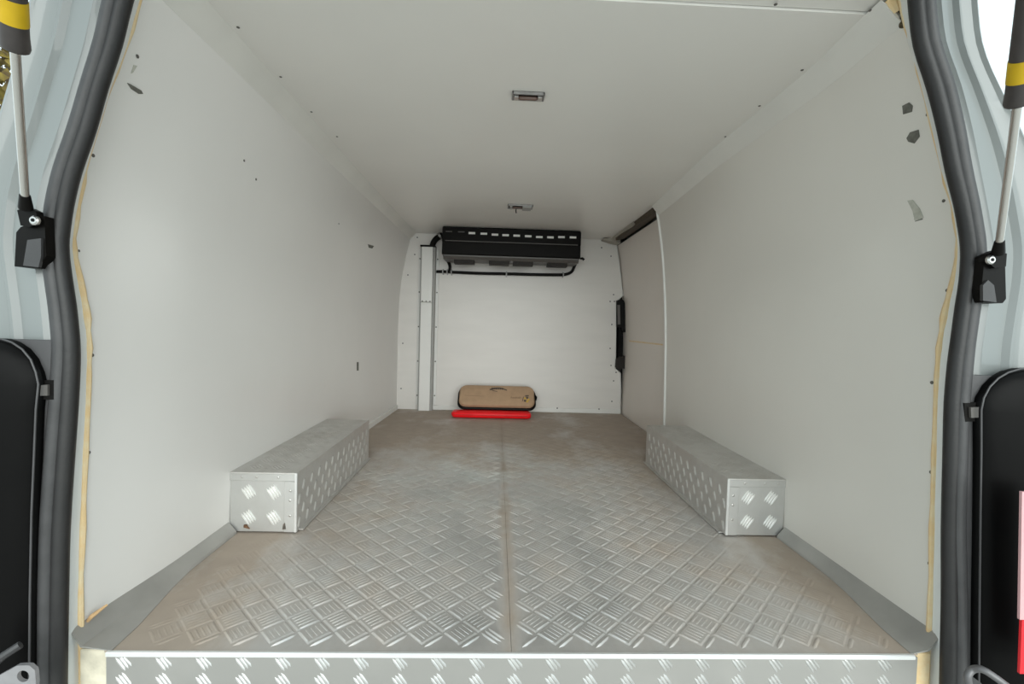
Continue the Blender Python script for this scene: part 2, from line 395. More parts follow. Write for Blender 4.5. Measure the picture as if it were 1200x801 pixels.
XE = .735   # half width of the tread plate at the sill
def fl_w(y): return .752+.038*sm(.82, 1.1, y)
mb = MB()
mb.slab([[(-.82, y, -.004), (0, y, -.004), (.90, y, -.004)] for y in (.843, 2.0, 3.22)], [[(-.82, y, -.05), (0, y, -.05), (.90, y, -.05)] for y in (.843, 2.0, 3.22)])
floor = struct('floor', mb, SEAM, 'worn aluminium tread plate load floor', 'floor')
XS = -.022  # joint between the two plates
def wear(x, y):
    h = 1.0
    ax = abs(x-.0)
    h *= 1-.75*sm(.50, .72, ax)
    h *= 1-.55*sm(1.7, 2.6, y)
    h *= .72+.5*(.5+.5*math.sin(7.1*x+3.3*y+1)*math.cos(5.3*y-4.1*x))
    if y < 1.3: h *= 1-.6*sm(.28, .6, ax)*(sm(1.0, 1.25, y))
    h *= 1-.55*math.exp(-((y-1.62)/.16)**2)*math.exp(-((x+.15)/.3)**2)
    return max(.0, h)
for x0, x1 in ((-.80, XS-.0004), (XS+.0004, .87)):
    mb = MB()
    ys = [.819, .95, 1.1, 1.3, 1.6, 2.0, 2.6, 3.198]
    def g(z): return [[(max(x0, -fl_w(y)) if x0 < -.5 else x0, y, z), ((x0+x1)/2, y, z), (min(x1, fl_w(y)+(.045*sm(2.0, 2.2, y))) if x1 > .5 else x1, y, z)] for y in ys]
    mb.slab(g(0), g(-.0035))
    pl = obj('floor_plate', mb, FLOORM, floor)
    mb = MB()
    lo, hi = (-.735, XS-.004) if x0 < -.5 else (XS+.004, .735)
    treads(mb, (lo, .822, 0), (1,0,0), (0,1,0), (0,0,1), hi-lo, 2.372, .070, .0465, .0078, 5, .0028, True, pad=.0019, off=(.02 if x0 < -.5 else .045, .012),
           hf=lambda u, v, lo=lo: wear(lo+u, .822+v))
    o = obj('tread_bars', mb, FLOORM, pl, kind='stuff')

# riser below the sill with its bright nosing
mb = MB().box((-.745, .8145, -.135), (.748, .818, -.004))
riser = struct('trim_3', mb, FASM, 'tread plate riser under the sill of the rear opening', 'riser')
mb = MB().box((-.745, .811, -.0075), (.742, .8185, .0015), .0015)
obj('sill_nosing', mb, NOSE, riser)
mb = MB(); treads(mb, (-.745, .8145, -.135), (1,0,0), (0,0,1), (0,-1,0), 1.493, .127, .070, .030, .0056, 3, .0018, False, rowpitch=.035, ang=-54, off=(.03, .012), margin=.001, clip=True)
obj('tread_bars', mb, TREADH, riser, kind='stuff')

# kick plates
def kick(name, side, y1, label):
    f = []; b = []
    for y in np.linspace(.817, y1, 8):
        wx = wall_x(side, y, .03); t = sm(.82, 1.1, y)
        zt = .032+.004*(1-t); xb = side*(.738+.038*t)
        top = Vector((wx-side*.001, y, zt)); mid = Vector((wx-side*.022-(0 if t else 0), y, .009)); bot = Vector((xb, y, .0012))
        f.append([top, mid, bot]); o = V(side*.003, 0, -.0) ; b.append([top+V(side*.0008,0,.0), mid+V(side*.002,0,-.003), bot+V(0,0,-.001)])
    return struct(name, MB().slab(f, b), KICK, label, 'kick plate')
kick('baseboard_left', -1, 1.277, 'grey sheet metal kick strip along the foot of the left side lining')
kick('baseboard_right', 1, 1.294, 'grey sheet metal kick strip along the foot of the right side lining')
mb = MB().box((-.508, YB-.012, .0005), (.829, YB-.0005, .032), .003)
struct('baseboard_back', mb, EDGE, 'white skirting strip at the foot of the bulkhead', 'skirting')
mb = MB().slab([[(wall_x(-1, y, 0)+.012, y, .0005), (wall_x(-1, y, .03)+.011, y, .028)] for y in np.linspace(2.01, 3.185, 6)],
               [[(wall_x(-1, y, 0)+.001, y, .0005), (wall_x(-1, y, .03)+.001, y, .030)] for y in np.linspace(2.01, 3.185, 6)])
struct('trim_8', mb, EDGE, 'white skirting strip behind the left wheel arch box', 'skirting')

# ------------------------------------------------------------------ screws (parts of what they hold)
def screw_mesh(r):
    mb = MB(); n = 8
    rings = [[(r*s*math.cos(2*math.pi*k/n), r*s*math.sin(2*math.pi*k/n), h*r) for k in range(n)] for s, h in ((1, 0), (.85, .3), (.4, .42))]
    mb.loft(rings, closed=True); mb.add(rings[-1], [tuple(range(n))])
    me = bpy.data.meshes.new('screw'); me.from_pydata(mb.v, [], mb.f); me.materials.append(SCREWM); return me
SC = screw_mesh(.0036); SCB = screw_mesh(.0052); SCP = SC.copy(); SCP.materials[0] = STEEL
def screw(parent, p, n, me=SC):
    o = bpy.data.objects.new('screw', me); COL.objects.link(o); o.parent = parent
    o.location = Vector(p)-wloc(parent); o.rotation_euler = Vector(n).to_track_quat('Z', 'Y').to_euler(); return o
for px, py in ((139,76),(109,182),(92,294),(108,416),(104,530),(161,66),(286,188),(300,210),(397,262)): screw(wall_left, on_wall(-1, px, py), (1,0,0))
for px, py in ((257,48),(310,104),(350,145),(378,175),(419,216)): screw(wall_left, on_wall(-1, px+1, py+3), (1,0,-.4))
for px, py in ((1087,134),(1106,235),(1110,340),(1092,448),(1091,553),(1089,660)): screw(wall_right, on_wall(1, px, py), (-1,0,0))
for px, py in ((960,97),(905,140),(863,172),(832,197),(806,216)): screw(wall_right, on_wall(1, px, py+3), (-1,0,-.4))
for px, py in ((909,5),(1020,12),(940,82),(890,124),(850,160),(279,32),(329,90),(365,131),(395,160)):
    screw(ceiling, at(px, py, z=H-.0005), (0,0,-1))
for px, py in ((489,278),(486,298),(471,314),(467,352),(478,322),(472,402),(470,455),(705,290),(716,300),(719,345),(715,353),(720,353),(717,380),(715,408),(716,428),(722,436),(719,446),(717,470),(702,479),(653,478),(622,478)):
    screw(wall_back, at(px, py, y=YB-(.0125 if py > 477 else .0005)), (0,-1,0), SCB)

# marks stuck to the lining: tape residue and scuffs, thin patches lying on the wall
def patch(side, pxs, m, name):
    p = [Vector(on_wall(side, *q)) for q in pxs]
    obj(name, MB().prism([q+V(-side*.0003,0,0) for q in p], (-side*.0012, 0, 0)), m, wall_right if side > 0 else wall_left)
patch(1, [(1058,124),(1066,120),(1070,124),(1069,131),(1059,134)], SCUFF, 'tape_residue')
patch(1, [(1063,162),(1067,155),(1077,152),(1078,160),(1072,168),(1065,166)], SCUFF, 'tape_residue')
patch(1, [(1064,235),(1070,234),(1078,244),(1083,255),(1073,259),(1070,247)], SCUFFL, 'scuff_mark')
patch(1, [(1072,256),(1080,254),(1082,257),(1073,259.5)], SCUFF, 'scuff_mark')
patch(-1, [(148.5,97),(152,98.5),(165,106),(167,110),(162,110),(153,104)], SCUFF, 'scuff_mark')
patch(-1, [(156,76),(160,77),(155,85),(153,86)], SCUFFL, 'scuff_mark')
patch(-1, [(431,286),(438,288),(436,291),(432,290)], SCUFF, 'scuff_mark')
patch(-1, [(418,424),(420,424),(420,434),(418,434)], SCUFF, 'scuff_mark')

# ------------------------------------------------------------------ sliding side door, seen from inside
DP = [(-.01,.842),(.3,.845),(.5,.842),(.7,.833),(.85,.822),(1.0,.803),(1.1,.788),(1.19,.770)]
ydoor = [2.31, 2.5, 2.8, 3.1, 3.235]
mb = MB().slab([[(x, y, z) for z, x in DP] for y in ydoor], [[(x+.05, y, z) for z, x in DP] for y in ydoor])
door = struct('door_1', mb, DOORM, 'white lined sliding side door set back in the right side', 'door')
# horizontal yellowed tape line on the door
p = at(742, 392, x=.842); q = at(776, 391, x=.842)
obj('tape_line', MB().box((.8405, 2.45, .52), (.8415, 3.08, .528)), FOAM, door)
# edge strip of the right lining where the door recess begins
pts = [(wall_x(1, 2.30, z)-.003, 2.306, z) for z in np.linspace(0.0, 1.222, 22)]
mb = MB().tube(pts, .007, 8)
obj('edge_strip', mb, EDGE, wall_right)
# track above the door
tr = thing('door_track', (.75, 2.3, 1.2), 'brown dirty sliding door rail under the ceiling edge above the side door', 'rail')
mb = MB().slab([[(.712, y, 1.224), (.716, y, 1.196), (.770, y, 1.206)] for y in (2.31, 2.7, 3.05)], [[(.716, y, 1.235), (.730, y, 1.215), (.785, y, 1.225)] for y in (2.31, 2.7, 3.05)])
obj('rail', mb, TRACK, tr)
mb = MB().slab([[(.705, y, 1.2235), (.733-.01*k, y, 1.197+.004*k)] for k, y in ((0, 3.12), (1, 2.9), (2, 2.62))], [[(.705, y, 1.2255), (.735-.01*k, y, 1.199+.004*k)] for k, y in ((0, 3.12), (1, 2.9), (2, 2.62))])
obj('rail_cover', mb, TRACKP, tr)
mb = MB().prism([at(704, 282, y=3.19), at(724, 279, y=3.19), at(724, 287, y=3.19), at(716, 286, y=3.19)], (0, -.07, 0))
obj('rail_end', mb, TRACKP, tr)
# latch gear in the notch of the bulkhead
la = thing('door_latch', (.80, 3.2, .29), 'black latch gear in the bulkhead notch beside the sliding door', 'latch')
def pp(pts, y, d): return [at(px, py, y=y) for px, py in pts], (0, d, 0)
mb = MB().prism(*pp([(723,352),(728,350),(731,352),(735.5,362),(735.5,389),(729,389),(728,384),(723,383)], 3.17, .05)); obj('latch_body', mb, BLK, la)
mb = MB().prism(*pp([(723.5,357),(726.5,357),(727,380),(724,380)], 3.164, .01)); obj('latch_pad', mb, UNITG, la)
mb = MB().prism(*pp([(725,380),(728,380),(727.5,424),(724,424)], 3.185, .02)); obj('rod', mb, BLKG, la)
mb = MB().prism(*pp([(722,421),(727,417),(729,418),(729,417),(734,417),(733.5,432),(727.5,432),(727,435),(721.5,430)], 3.175, .04)); obj('catch', mb, VENTM, la)

# ------------------------------------------------------------------ wheel arch boxes
def arch_box(side, xi, xo, y0, y1, h, label):
    t = thing('wheel_arch_box', ((xi+xo)/2*side, (y0+y1)/2, 0), label, 'wheel arch box', 'wheel arch boxes')
    s = side
    xw = lambda y: wall_x(s, y, .1)-s*.001
    def X(a): return s*a
    T = .004
    zb = .0045
    # top plate
    ys = np.linspace(y0, y1, 6)
    f = [[(X(xi), y, h), (xw(y), y, h)] for y in ys]; b = [[(X(xi), y, h-T), (xw(y), y, h-T)] for y in ys]
    top = obj('top_plate', MB().slab(f, b), BOXM, t)
    mb = MB(); treads(mb, (min(X(xi), X(xo)), y0, h), (1,0,0), (0,1,0), (0,0,1), abs(xo-xi)-.004, y1-y0, .062, .038, .007, 4, .0012, True, off=(.02, .02)); obj('tread_bars', mb, BOXM, top, kind='stuff')
    # inner side plate
    side_p = obj('side_plate', MB().box((X(xi), y0, zb), (X(xi+T), y1, h-T)), BOXM, t)
    mb = MB(); treads(mb, (X(xi), y0, zb), (0,1,0), (0,0,1), (-s,0,0), y1-y0, h-T-zb, .058, .036, .014, 1, .0036, True, rowpitch=.066, ang=66, off=(.02, .022), same=True)
    obj('tread_bars', mb, BOXM, side_p, kind='stuff')
    # front plate (towards the opening) with the folded flanges of the other two sheets lapped over it
    fr = obj('front_plate', MB().box((X(xi+T), y0+.004, zb), (xw(y0), y0+.008, h-T)), BOXF, t)
    mb = MB(); O = (X(xi+T), y0+.004, zb)
    treads(mb, O, (s,0,0), (0,0,1), (0,-1,0), abs(xo-xi)-T, h-T-zb-.02, .069, .040, .0062, 4, .0028, False, rowpitch=.072, ang=56 if s < 0 else 56, off=(.060, .040))
    obj('tread_bars', mb, TREADB, fr, kind='stuff')
    obj('top_flange', MB().box((X(xi), y0, h-.024), (xw(y0), y0+.004, h-T), .001), BOXF, t)
    obj('side_flange', MB().box((X(xi), y0, zb), (X(xi+.034), y0+.004, h-.0245), .001), BOXF, t)
    obj('corner_edge', MB().box((X(xi)-s*.0015, y0-.0015, zb), (X(xi+.005), y0+.004, h), .001), NOSE, t)
    # floor flange of the side plate
    obj('foot_flange', MB().box((X(xi)-s*.012, y0+.02, .003), (X(xi), y1, .006)), BOXM, t)
    for dx, z in ((.017, h-.05), (.017, h*.55), (.017, h*.3), (.05, h-.013), (.11, h-.013), (.15, h-.013)):
        screw(t, (X(xi+dx), y0-.0003, z), (0,-1,0), SCP)
    return t
bl = arch_box(-1, .614, .80, 1.279, 2.003, .173, 'aluminium tread plate wheel arch box along the left side, wider one with a rust spot')
br = arch_box(1, .624, .80, 1.296, 2.02, .173, 'aluminium tread plate wheel arch box along the right side, narrower one')
p = Vector(at(288, 617, y=1.279)); 
obj('rust_spot', MB().prism([p+V(-.006,-.0005,-.002), p+V(.010,-.0005,-.006), p+V(.007,-.0005,-.003), p+V(.001,-.0005,.006), p+V(-.006,-.0005,.005)], (0,.004,0)), mat('rust', (.19, .10, .05), .9, var=.5, scale=150), bl)
p = Vector(at(333, 616, y=1.279))
obj('dirt_spot', MB().prism([p+V(-.005,-.0008,-.010), p+V(.005,-.0008,-.009), p+V(.002,-.0008,.010), p+V(-.003,-.0008,.004)], (0,.002,0)), mat('dark_dirt', (.13, .11, .09), .9, var=.5, scale=150), bl)

# ------------------------------------------------------------------ cooling unit
YU = 2.92
cu = thing('cooling_unit', (.012, 3.1, 1.0), 'black cooling unit with a row of pale slots hung under the ceiling on the bulkhead', 'cooling unit')
tl = Vector(at(517, 264, y=YU)); trr = Vector(at(681.5, 270.5, y=YU))
blp = Vector(at(519, 297.5, y=YU)); brp = Vector(at(680, 303, y=YU))
x0, x1 = (tl.x+blp.x)/2, (trr.x+brp.x)/2
zt = H-.003; zm = (blp.z+brp.z)/2
prof = [(3.185, zt), (YU+.012, zt), (YU, zt-.008), (YU-.004, zt-.085), (YU+.004, zt-.095), (YU, zm+.006), (YU+.006, zm), (3.185, zm-.012)]
rows = []
for x, sc in ((x0, .97), (x0+.006, 1), (x0+.02, 1), (x1-.02, 1), (x1-.006, 1), (x1, .97)):
    rows.append([(x, 3.05+(y-3.05)*sc, (z-1.12)*sc+1.12) for y, z in prof])
obj('housing', MB().loft(rows, closed=True, smooth=False, caps=True), BLK, cu)
rows = []
lp = [(YU+.008, zm-.0005), (YU+.009, zm-.008), (YU+.024, zm-.027), (3.15, zm-.020), (3.15, zm-.012)]
for x in (x0+.008, x0+.03, x1-.03, x1-.008): rows.append([(x, y, z) for y, z in lp])
obj('drip_tray', MB().loft(rows, closed=True, smooth=False, caps=True), UNITG, cu)
for i, (px, py) in enumerate(((526,271),(540.5,271.5),(553,273),(567,273.7),(580,274.8),(592.5,275.4),(605.5,276),(619,276.6),(632,277.6),(645,278),(658,277.7),(671.5,278))):
    c = Vector(at(px, py, y=YU-.003)); hh = .0065 if i > 1 else .003
    obj('slot', MB().box((c.x-.021, YU-.0055, c.z-hh), (c.x+.021, YU+.006, c.z+hh), .001), PALE if i > 1 else UNITG, cu)
obj('cover_seam', MB().box((x0+.02, YU-.006, zt-.093), (x1-.02, YU+.004, zt-.089)), UNITG, cu)
for a, b, y0_, y1_ in ((532,556,304.5,309.5),(573,596.5,306.5,311.5),(601,624.5,308,313),(641,664.5,309.5,314.5)):
    p = at(a, y0_+5, y=YU+.04); q = at(b, y0_+5, y=YU+.04)
    g = obj('air_outlet', MB().box((p[0], YU+.030, zm-.052), (q[0], YU+.09, zm-.024), .002), VENTM, cu)
    for k in range(3): obj('louvre', MB().box((p[0]+.006, YU+.027, zm-.049+k*.008), (q[0]-.006, YU+.031, zm-.0465+k*.008)), VENTM, g)
for x in (x0+.14, x0+.45, x1-.22):
    obj('mount_lug', MB().box((x-.008, YU+.035, zm-.036), (x+.008, YU+.055, zm-.024)), UNITG, cu)
mb = MB().tube([at(680, 303, y=3.0), at(682.5, 302.5, y=3.0), at(684.5, 304.5, y=3.0)], .008, 10); obj('pipe_stub', mb, BLK, cu)

# drain pipe clipped to the bulkhead
YP = 3.172
dr = thing('drain_pipe', at(590, 321, y=YP), 'thin black drain pipe clipped to the bulkhead under the cooling unit', 'pipe')
def smooth(pts, n=5):
    P = [Vector(p) for p in pts]; P = [P[0]*2-P[1]]+P+[P[-1]*2-P[-2]]; o = []
    for i in range(1, len(P)-2):
        for k in range(n):
            t = k/n; a, b, c, d = P[i-1:i+3]
            o.append(.5*((2*b)+(c-a)*t+(2*a-5*b+4*c-d)*t*t+(3*b-a-3*c+d)*t**3))
    o.append(P[-2]); return o
mb = MB().tube(smooth([at(p, q, y=YP) for p, q in ((511.5,318),(518,318),(529,318.6),(560,320),(594,320.7),(630,321.6),(655,321.8),(664,321),(670,318),(673,312),(675,308))]), .0105, 10)
obj('pipe_run', mb, BLK, dr)
mb = MB().tube(smooth([at(520, 297, y=3.10), at(522, 302, y=3.12), at(525.5, 307, y=3.15), at(527.2, 312, y=YP), at(527, 318.4, y=YP)]), .0105, 10)
obj('pipe_branch', mb, BLK, dr)
for px, py in ((519,318),(524,318.3),(529,318.7),(593.5,320.8),(660,321.5)):
    c = Vector(at(px, py, y=YP))
    cl = obj('clip', MB().box((c.x-.0045, YP-.0125, c.z-.0125), (c.x+.0045, 3.199, c.z+.0125), .002).box((c.x-.004, 3.19, c.z-.020), (c.x+.004, 3.199, c.z+.020)), DULL, dr)

# ------------------------------------------------------------------ duct on the bulkhead
a = at(493, 289, y=3.15); b = at(509, 289, y=3.15); c = at(489, 478.5, y=3.15); d = at(505, 479, y=3.15)
dx0, dx1 = (a[0]+c[0])/2, (b[0]+d[0])/2; dzt = a[2]
du = thing('cable_duct', ((dx0+dx1)/2, 3.17, 0), 'tall white two-section pipe duct standing up the left of the bulkhead', 'duct')
zj = at(500, 354, y=3.15)[2]
obj('lower_cover', MB().box((dx0+.010, 3.140, .001), (dx1-.008, 3.199, zj-.001), .002), DUCTM, du)
obj('upper_cover', MB().box((dx0+.010, 3.138, zj+.001), (dx1-.008, 3.199, dzt), .002), DUCTM, du)
for xa, xb in ((dx0, dx0+.0095), (dx1-.0075, dx1+.008)):
    obj('side_channel', MB().box((xa, 3.150, .001), (xb, 3.199, dzt), .001), GREYCH, du)
for xa, xb in ((dx0-.020, dx0-.0005), (dx1+.0085, dx1+.028)):
    fl = obj('flange', MB().box((xa, 3.190, .033), (xb, 3.1995, dzt-.01), .001), DUCTM, du)
    for z in (.10, .34, .58, .82, 1.05): screw(fl, ((xa+xb)/2, 3.1897, z), (0,-1,0), SCB)
for k in (-1, 0, 1): screw(du, ((dx0+dx1)/2+k*.026, 3.1378, zj+.006), (0,-1,0), SCB)
obj('end_cap', MB().box((dx0-.002, 3.134, dzt+.0003), (dx1+.008, 3.199, dzt+.012), .002), BLK, du)
mb = MB().tube(smooth([at(506, 290, y=3.165), at(508, 284, y=3.165), at(512, 279, y=3.16), at(519, 275, y=3.15)]), [.020]*16, 12)
ho = thing('pipe_bend', at(506, 290, y=3.165), 'short black insulated pipe bend from the duct top to the cooling unit', 'pipe')
obj('pipe_sleeve', mb, BLK, ho)
c = Vector(at(515.5, 276.5, y=3.155)); obj('hose_clamp', MB().cyl(c+V(-.006,0,-.004), c+V(.006,0,.004), .023, 14), DULL, ho)

# ------------------------------------------------------------------ bag and red case at the foot of the bulkhead
def rrect(w, h, r, n=6):
    o = []
    for cx, cz, a0 in ((w/2-r, h/2-r, 0), (-w/2+r, h/2-r, 90), (-w/2+r, -h/2+r, 180), (w/2-r, -h/2+r, 270)):
        for k in range(n+1):
            a = math.radians(a0+90*k/n); o.append((cx+r*math.cos(a), cz+r*math.sin(a)))
    return o
BW, BH = .505, .168
bag = thing('zipped_case', (-.052, 3.0, .04), 'tan zipped case with black edging leaning on the bulkhead above the red case', 'case')
tilt = math.radians(-43); roll = math.radians(-.3)
def B(u, v, d):
    """u along, v up the face, d out of the face"""
    y = -d*math.cos(tilt)-v*math.sin(tilt); z = v*math.cos(tilt)-d*math.sin(tilt)*1
    return Vector((-.052+u, 3.000+y, .0595+z))
def face_rows(w, h, r, ds):
    return [[B(x, z+BH/2, d) for x, z in rrect(w*s, h*s2, min(r, h*s2*.42))] for d, s, s2 in ds]
rows = face_rows(BW, BH, .045, [(-.022, .94, .86), (-.020, .97, .93), (-.008, 1, 1), (.008, 1, 1), (.020, .975, .94), (.024, .93, .84), (.0255, .5, .5)])
obj('shell', MB().loft(rows, closed=True, caps=True), TAN, bag)
path = [B(x, z*.95+BH/2-.010, -.006) for x, z in rrect(BW, BH, .045)]; path.append(path[0])
obj('zip_edge', MB().tube(path, .0105, 8, caps=False), BLK, bag)
mb = MB().tube(smooth([B(.25, .11, -.004), B(.266, .095, -.004), B(.262, .07, -.004)]), .006, 8); obj('zip_pull', mb, BLK, bag)
def decal(name, pts, m, d=.0252):
    obj(name, MB().prism([B(u, v, d) for u, v in pts], tuple(B(0,0,.0012)-B(0,0,0))), m, bag)
def arc(u0, u1, v, h, n=8, th=.004): 
    up = [(u0+(u1-u0)*k/n, v+h*math.sin(math.pi*k/n)) for k in range(n+1)]
    return up+[(u, q-th) for u, q in reversed(up)]
decal('printed_emblem', arc(-.050, .066, .128, .017, 8, .008), PRINT)
for k in range(6): decal('printed_emblem', [(-.04+k*.014, .128), (-.030+k*.014, .128), (-.029+k*.014, .142), (-.038+k*.014, .142)], PRINT)
decal('printed_emblem', [(-.052,.131),(-.025,.115),(.002,.110),(.002,.114),(-.022,.119),(-.046,.133)], PRINT)
decal('stitched_seam', [(-.215, .074), (-.09, .070), (-.09, .0715), (-.215, .0755)], TAND)
# handwriting-like print and flower
for k, (u, v, h) in enumerate(((.092,.060,.017),(.104,.059,.010),(.115,.060,.010),(.126,.060,.012),(.138,.060,.010),(.149,.061,.014))):
    decal('printed_stroke', [(u, v), (u+.003, v), (u+.006, v+h), (u+.003, v+h)], TAND)
    decal('printed_stroke', [(u, v), (u+.012, v+.004), (u+.012, v+.006), (u, v+.003)], TAND)
for k in range(5):
    a = k*1.2566; u, v = .198+.013*math.cos(a), .052+.016*math.sin(a)
    decal('printed_flower', [(u+.009*math.cos(b), v+.009*math.sin(b)) for b in [q*1.0472 for q in range(6)]], GOLD if k % 2 == 0 else PRINT)
decal('printed_flower', [(.168,.038),(.172,.038),(.180,.075),(.176,.075)], PRINT)
decal('printed_flower', [(.188,.076),(.214,.080),(.212,.088),(.190,.086)], PRINT)

ra = Vector(at(529.5, 489.6, z=.0042)); rb = Vector(at(622.5, 491, z=.0042))
rc = thing('red_case', ((ra.x+rb.x)/2, 2.955, .0045), 'long bright red plastic case lying on the floor in front of the tan case', 'case')
cxm = (ra.x+rb.x)/2; hw = (rb.x-ra.x)/2; yf = (ra.y+rb.y)/2
rows = []
for t, s in ((-1, .72), (-.985, .9), (-.95, 1), (0, 1.02), (.9, 1), (.96, .9), (.99, .7), (1, .45)):
    x = cxm+t*hw; cy_, cz_ = yf+.052, .003+.0205; a_, b_ = .052*s, .0205*s
    rows.append([(x, cy_+a_*math.copysign(abs(math.cos(q))**.5, math.cos(q)), cz_+b_*math.copysign(abs(math.sin(q))**.5, math.sin(q))) for q in [2*math.pi*k/20 for k in range(20)]])
obj('case_body', MB().loft(rows, closed=True, caps=True), RED, rc)
obj('lid_seam', MB().box((cxm-hw*.95, yf-.0022, .0235), (cxm+hw*.9, yf+.003, .0265), .001), mat('dark_red', (.5, .008, .012), .4, var=.1), rc)
obj('lid_rib', MB().box((cxm-hw*.9, yf+.02, .042), (cxm+hw*.85, yf+.04, .0455), .0015), RED, rc)
obj('end_tab', MB().box((cxm-hw-.006, yf+.03, .014), (cxm-hw+.01, yf+.065, .034), .002), RED, rc)

# ------------------------------------------------------------------ lamp holders in the ceiling
def lamp(y, x0, x1, dy, label, stem):
    xm = (x0+x1)/2
    t = thing('ceiling_light', (xm, y, H), label, 'ceiling light', 'ceiling lights')
    h = (x1-x0)/2; z = H-.0008
    mb = MB()
    for a, b in (((xm-h, y-dy), (xm+h, y-dy+.006)), ((xm-h, y+dy-.006), (xm+h, y+dy)), ((xm-h, y-dy), (xm-h+.006, y+dy)), ((xm+h-.006, y-dy), (xm+h, y+dy))):
        mb.box((a[0], a[1], z-.008), (b[0], b[1], z), .0015)
    obj('frame', mb, DULL, t)
    obj('back_plate', MB().box((xm-h+.006, y-dy+.006, z-.002), (xm+h-.006, y+dy-.006, z)), VENTM, t)
    for s in (-1, 1):
        obj('lamp_contact', MB().box((xm+s*h*.72-.006, y-dy+.008, z-.012), (xm+s*h*.72+.006, y+dy-.008, z-.002), .001), STEEL, t)
    mb = MB().tube([(xm-h*.6, y, z-.009), (xm-h*.5, y, z-.009), (xm+h*.5, y, z-.009), (xm+h*.6, y, z-.009)], [.002, .0055, .0055, .002], 10)
    obj('bulb', mb, mat('smoked_glass', (.16, .10, .08), .2, var=.2), t)
    if stem:
        obj('wire_stub', MB().tube([(xm-.02, y+.01, z-.008), (xm-.021, y+.012, z-.022), (xm-.019, y+.012, z-.034)], .003, 8), BLK, t)
        obj('diffuser_rest', MB().box((xm+.012, y-dy+.002, z-.016), (xm+h-.008, y+dy-.004, z-.006), .002), GREYCH, t)
    return t
lamp(1.249, -.042, .046, .019, 'small open lamp holder in the ceiling, nearer one to the rear opening', False)
lamp(2.385, -.027, .104, .036, 'small broken lamp holder with a hanging stub, in the ceiling near the cooling unit', True)

# ------------------------------------------------------------------ rear opening: pillars, seal, sealant
YSEAL = .80
def ref(rows):
    o = []
    for i in range(len(rows)-1):
        for k in range(3):
            t = k/3; o.append(tuple(a+(b-a)*t for a, b in zip(rows[i], rows[i+1])))
    o.append(rows[-1])
    P = [np.array(r, float) for r in o]
    Q = [P[0]]+[(P[i-1]+2*P[i]+P[i+1])/4 for i in range(1, len(P)-1)]+[P[-1]]
    return [tuple(q) for q in Q]
LR, RR = ref(LROW), ref(RROW)
# bead of yellowed sealant on the edge of each lining
for rows, par in ((LR, wall_left), (RR, wall_right)):
    pts = [at(r[1], r[0], y=.8385) for r in rows]
    rad = [(.0045 if abs(r[0]-290) > 90 else .0062)+.0006*math.sin(i*1.7)+.0004*math.sin(i*4.1) for i, r in enumerate(rows)]
    obj('sealant_bead', MB().tube(pts, rad, 8), FOAM, par)
# painted flange between bead and seal, then the pressed pillar outside the seal
def pillar(name, rows, side, ed, label):
    """ed(t): outward offset at the row"""
    f = []; b = []; fl = []; flb = []
    for r in rows:
        pb = Vector(at(r[1], r[0], y=.842)); pi_ = Vector(at(r[2], r[0], y=YSEAL+.004)); po = Vector(at(r[3], r[0], y=YSEAL+.004))
        z = po.z; e = ed(r[0])
        fl.append([pb+V(side*.001,0,0), pb*.4+pi_*.6+V(-side*.001,-.003,0), pi_+V(side*.006,-.001,0)]); flb.append([p+V(side*.003,.012,0) for p in fl[-1]])
        q = [pi_+V(side*.004,.002,0), po]
        for d, y in ((.06,.802),(.12,.797),(.20,.799),(.46,.803),(.53,.796),(.57,.796),(.62,.801),(.88,.800),(.95,.795),(1.0,.797)):
            q.append(Vector((po.x+side*e*d, y, z)))
        f.append(q); b.append([p+V(side*.004, .05 if i > 1 else .012, 0) for i, p in enumerate(q)])
    o = struct(name, MB().slab(f, b), PAINT, label, 'pillar')
    obj('flange', MB().slab(fl, flb), FLANGE_, o)
    return o
UL = [r for r in LR if r[0] <= 400]; UR = [r for r in RR if r[0] <= 436]
pil_l = pillar('trim_1', LR, -1, lambda py: .115, 'pale silver painted rear pillar left of the rear opening')
pil_r = pillar('trim_2', RR, 1, lambda py: .076+.05*sm(70, 220, py), 'pale silver painted rear pillar right of the rear opening')
# rubber seal: one loop round the opening
def lobe(off_in, r, m, nm, parent, dy):
    pts = []
    for rw in reversed(LR):
        k = rw[2]+(rw[3]-rw[2])*off_in; pts.append(Vector(at(k, rw[0], y=YSEAL+dy)))
    tL = pts[-1]; ptsr = [Vector(at(rw[2]+(rw[3]-rw[2])*off_in, rw[0], y=YSEAL+dy)) for rw in RR]; tR = ptsr[0]
    o = (1-off_in)*-.0
    up = .030-.0+.028*off_in
    mid = [tL+V(.02, .0, .045+up*.5), tL+V(.07, .0, .07+up), V(-.4, YSEAL+dy, 1.315+up), V(.4, YSEAL+dy, 1.315+up), tR+V(-.07, 0, .02+up), tR+V(-.02, 0, .005+up*.5)]
    bl, br_ = pts[0], ptsr[-1]
    bot = [br_+V(-.03,0,-.07-up), br_+V(-.12,0,-.10-up), V(0, YSEAL+dy, bl.z-.115-up), bl+V(.12,0,-.10-up), bl+V(.03,0,-.07-up)]
    path = pts+mid+ptsr+bot+[pts[0]]
    return obj(nm, MB().tube(path, r, 10, caps=False), m, parent)
seal = thing('rubber_seal', (0, .8, -.2), 'black double-lipped rubber seal framing the rear opening', 'seal')
lobe(.27, .0125, RUB, 'inner_lip', seal, -.006)
lobe(.73, .0125, RUBG, 'outer_lip', seal, -.010)
lobe(.5, .010, RUB, 'carrier', seal, -.001)
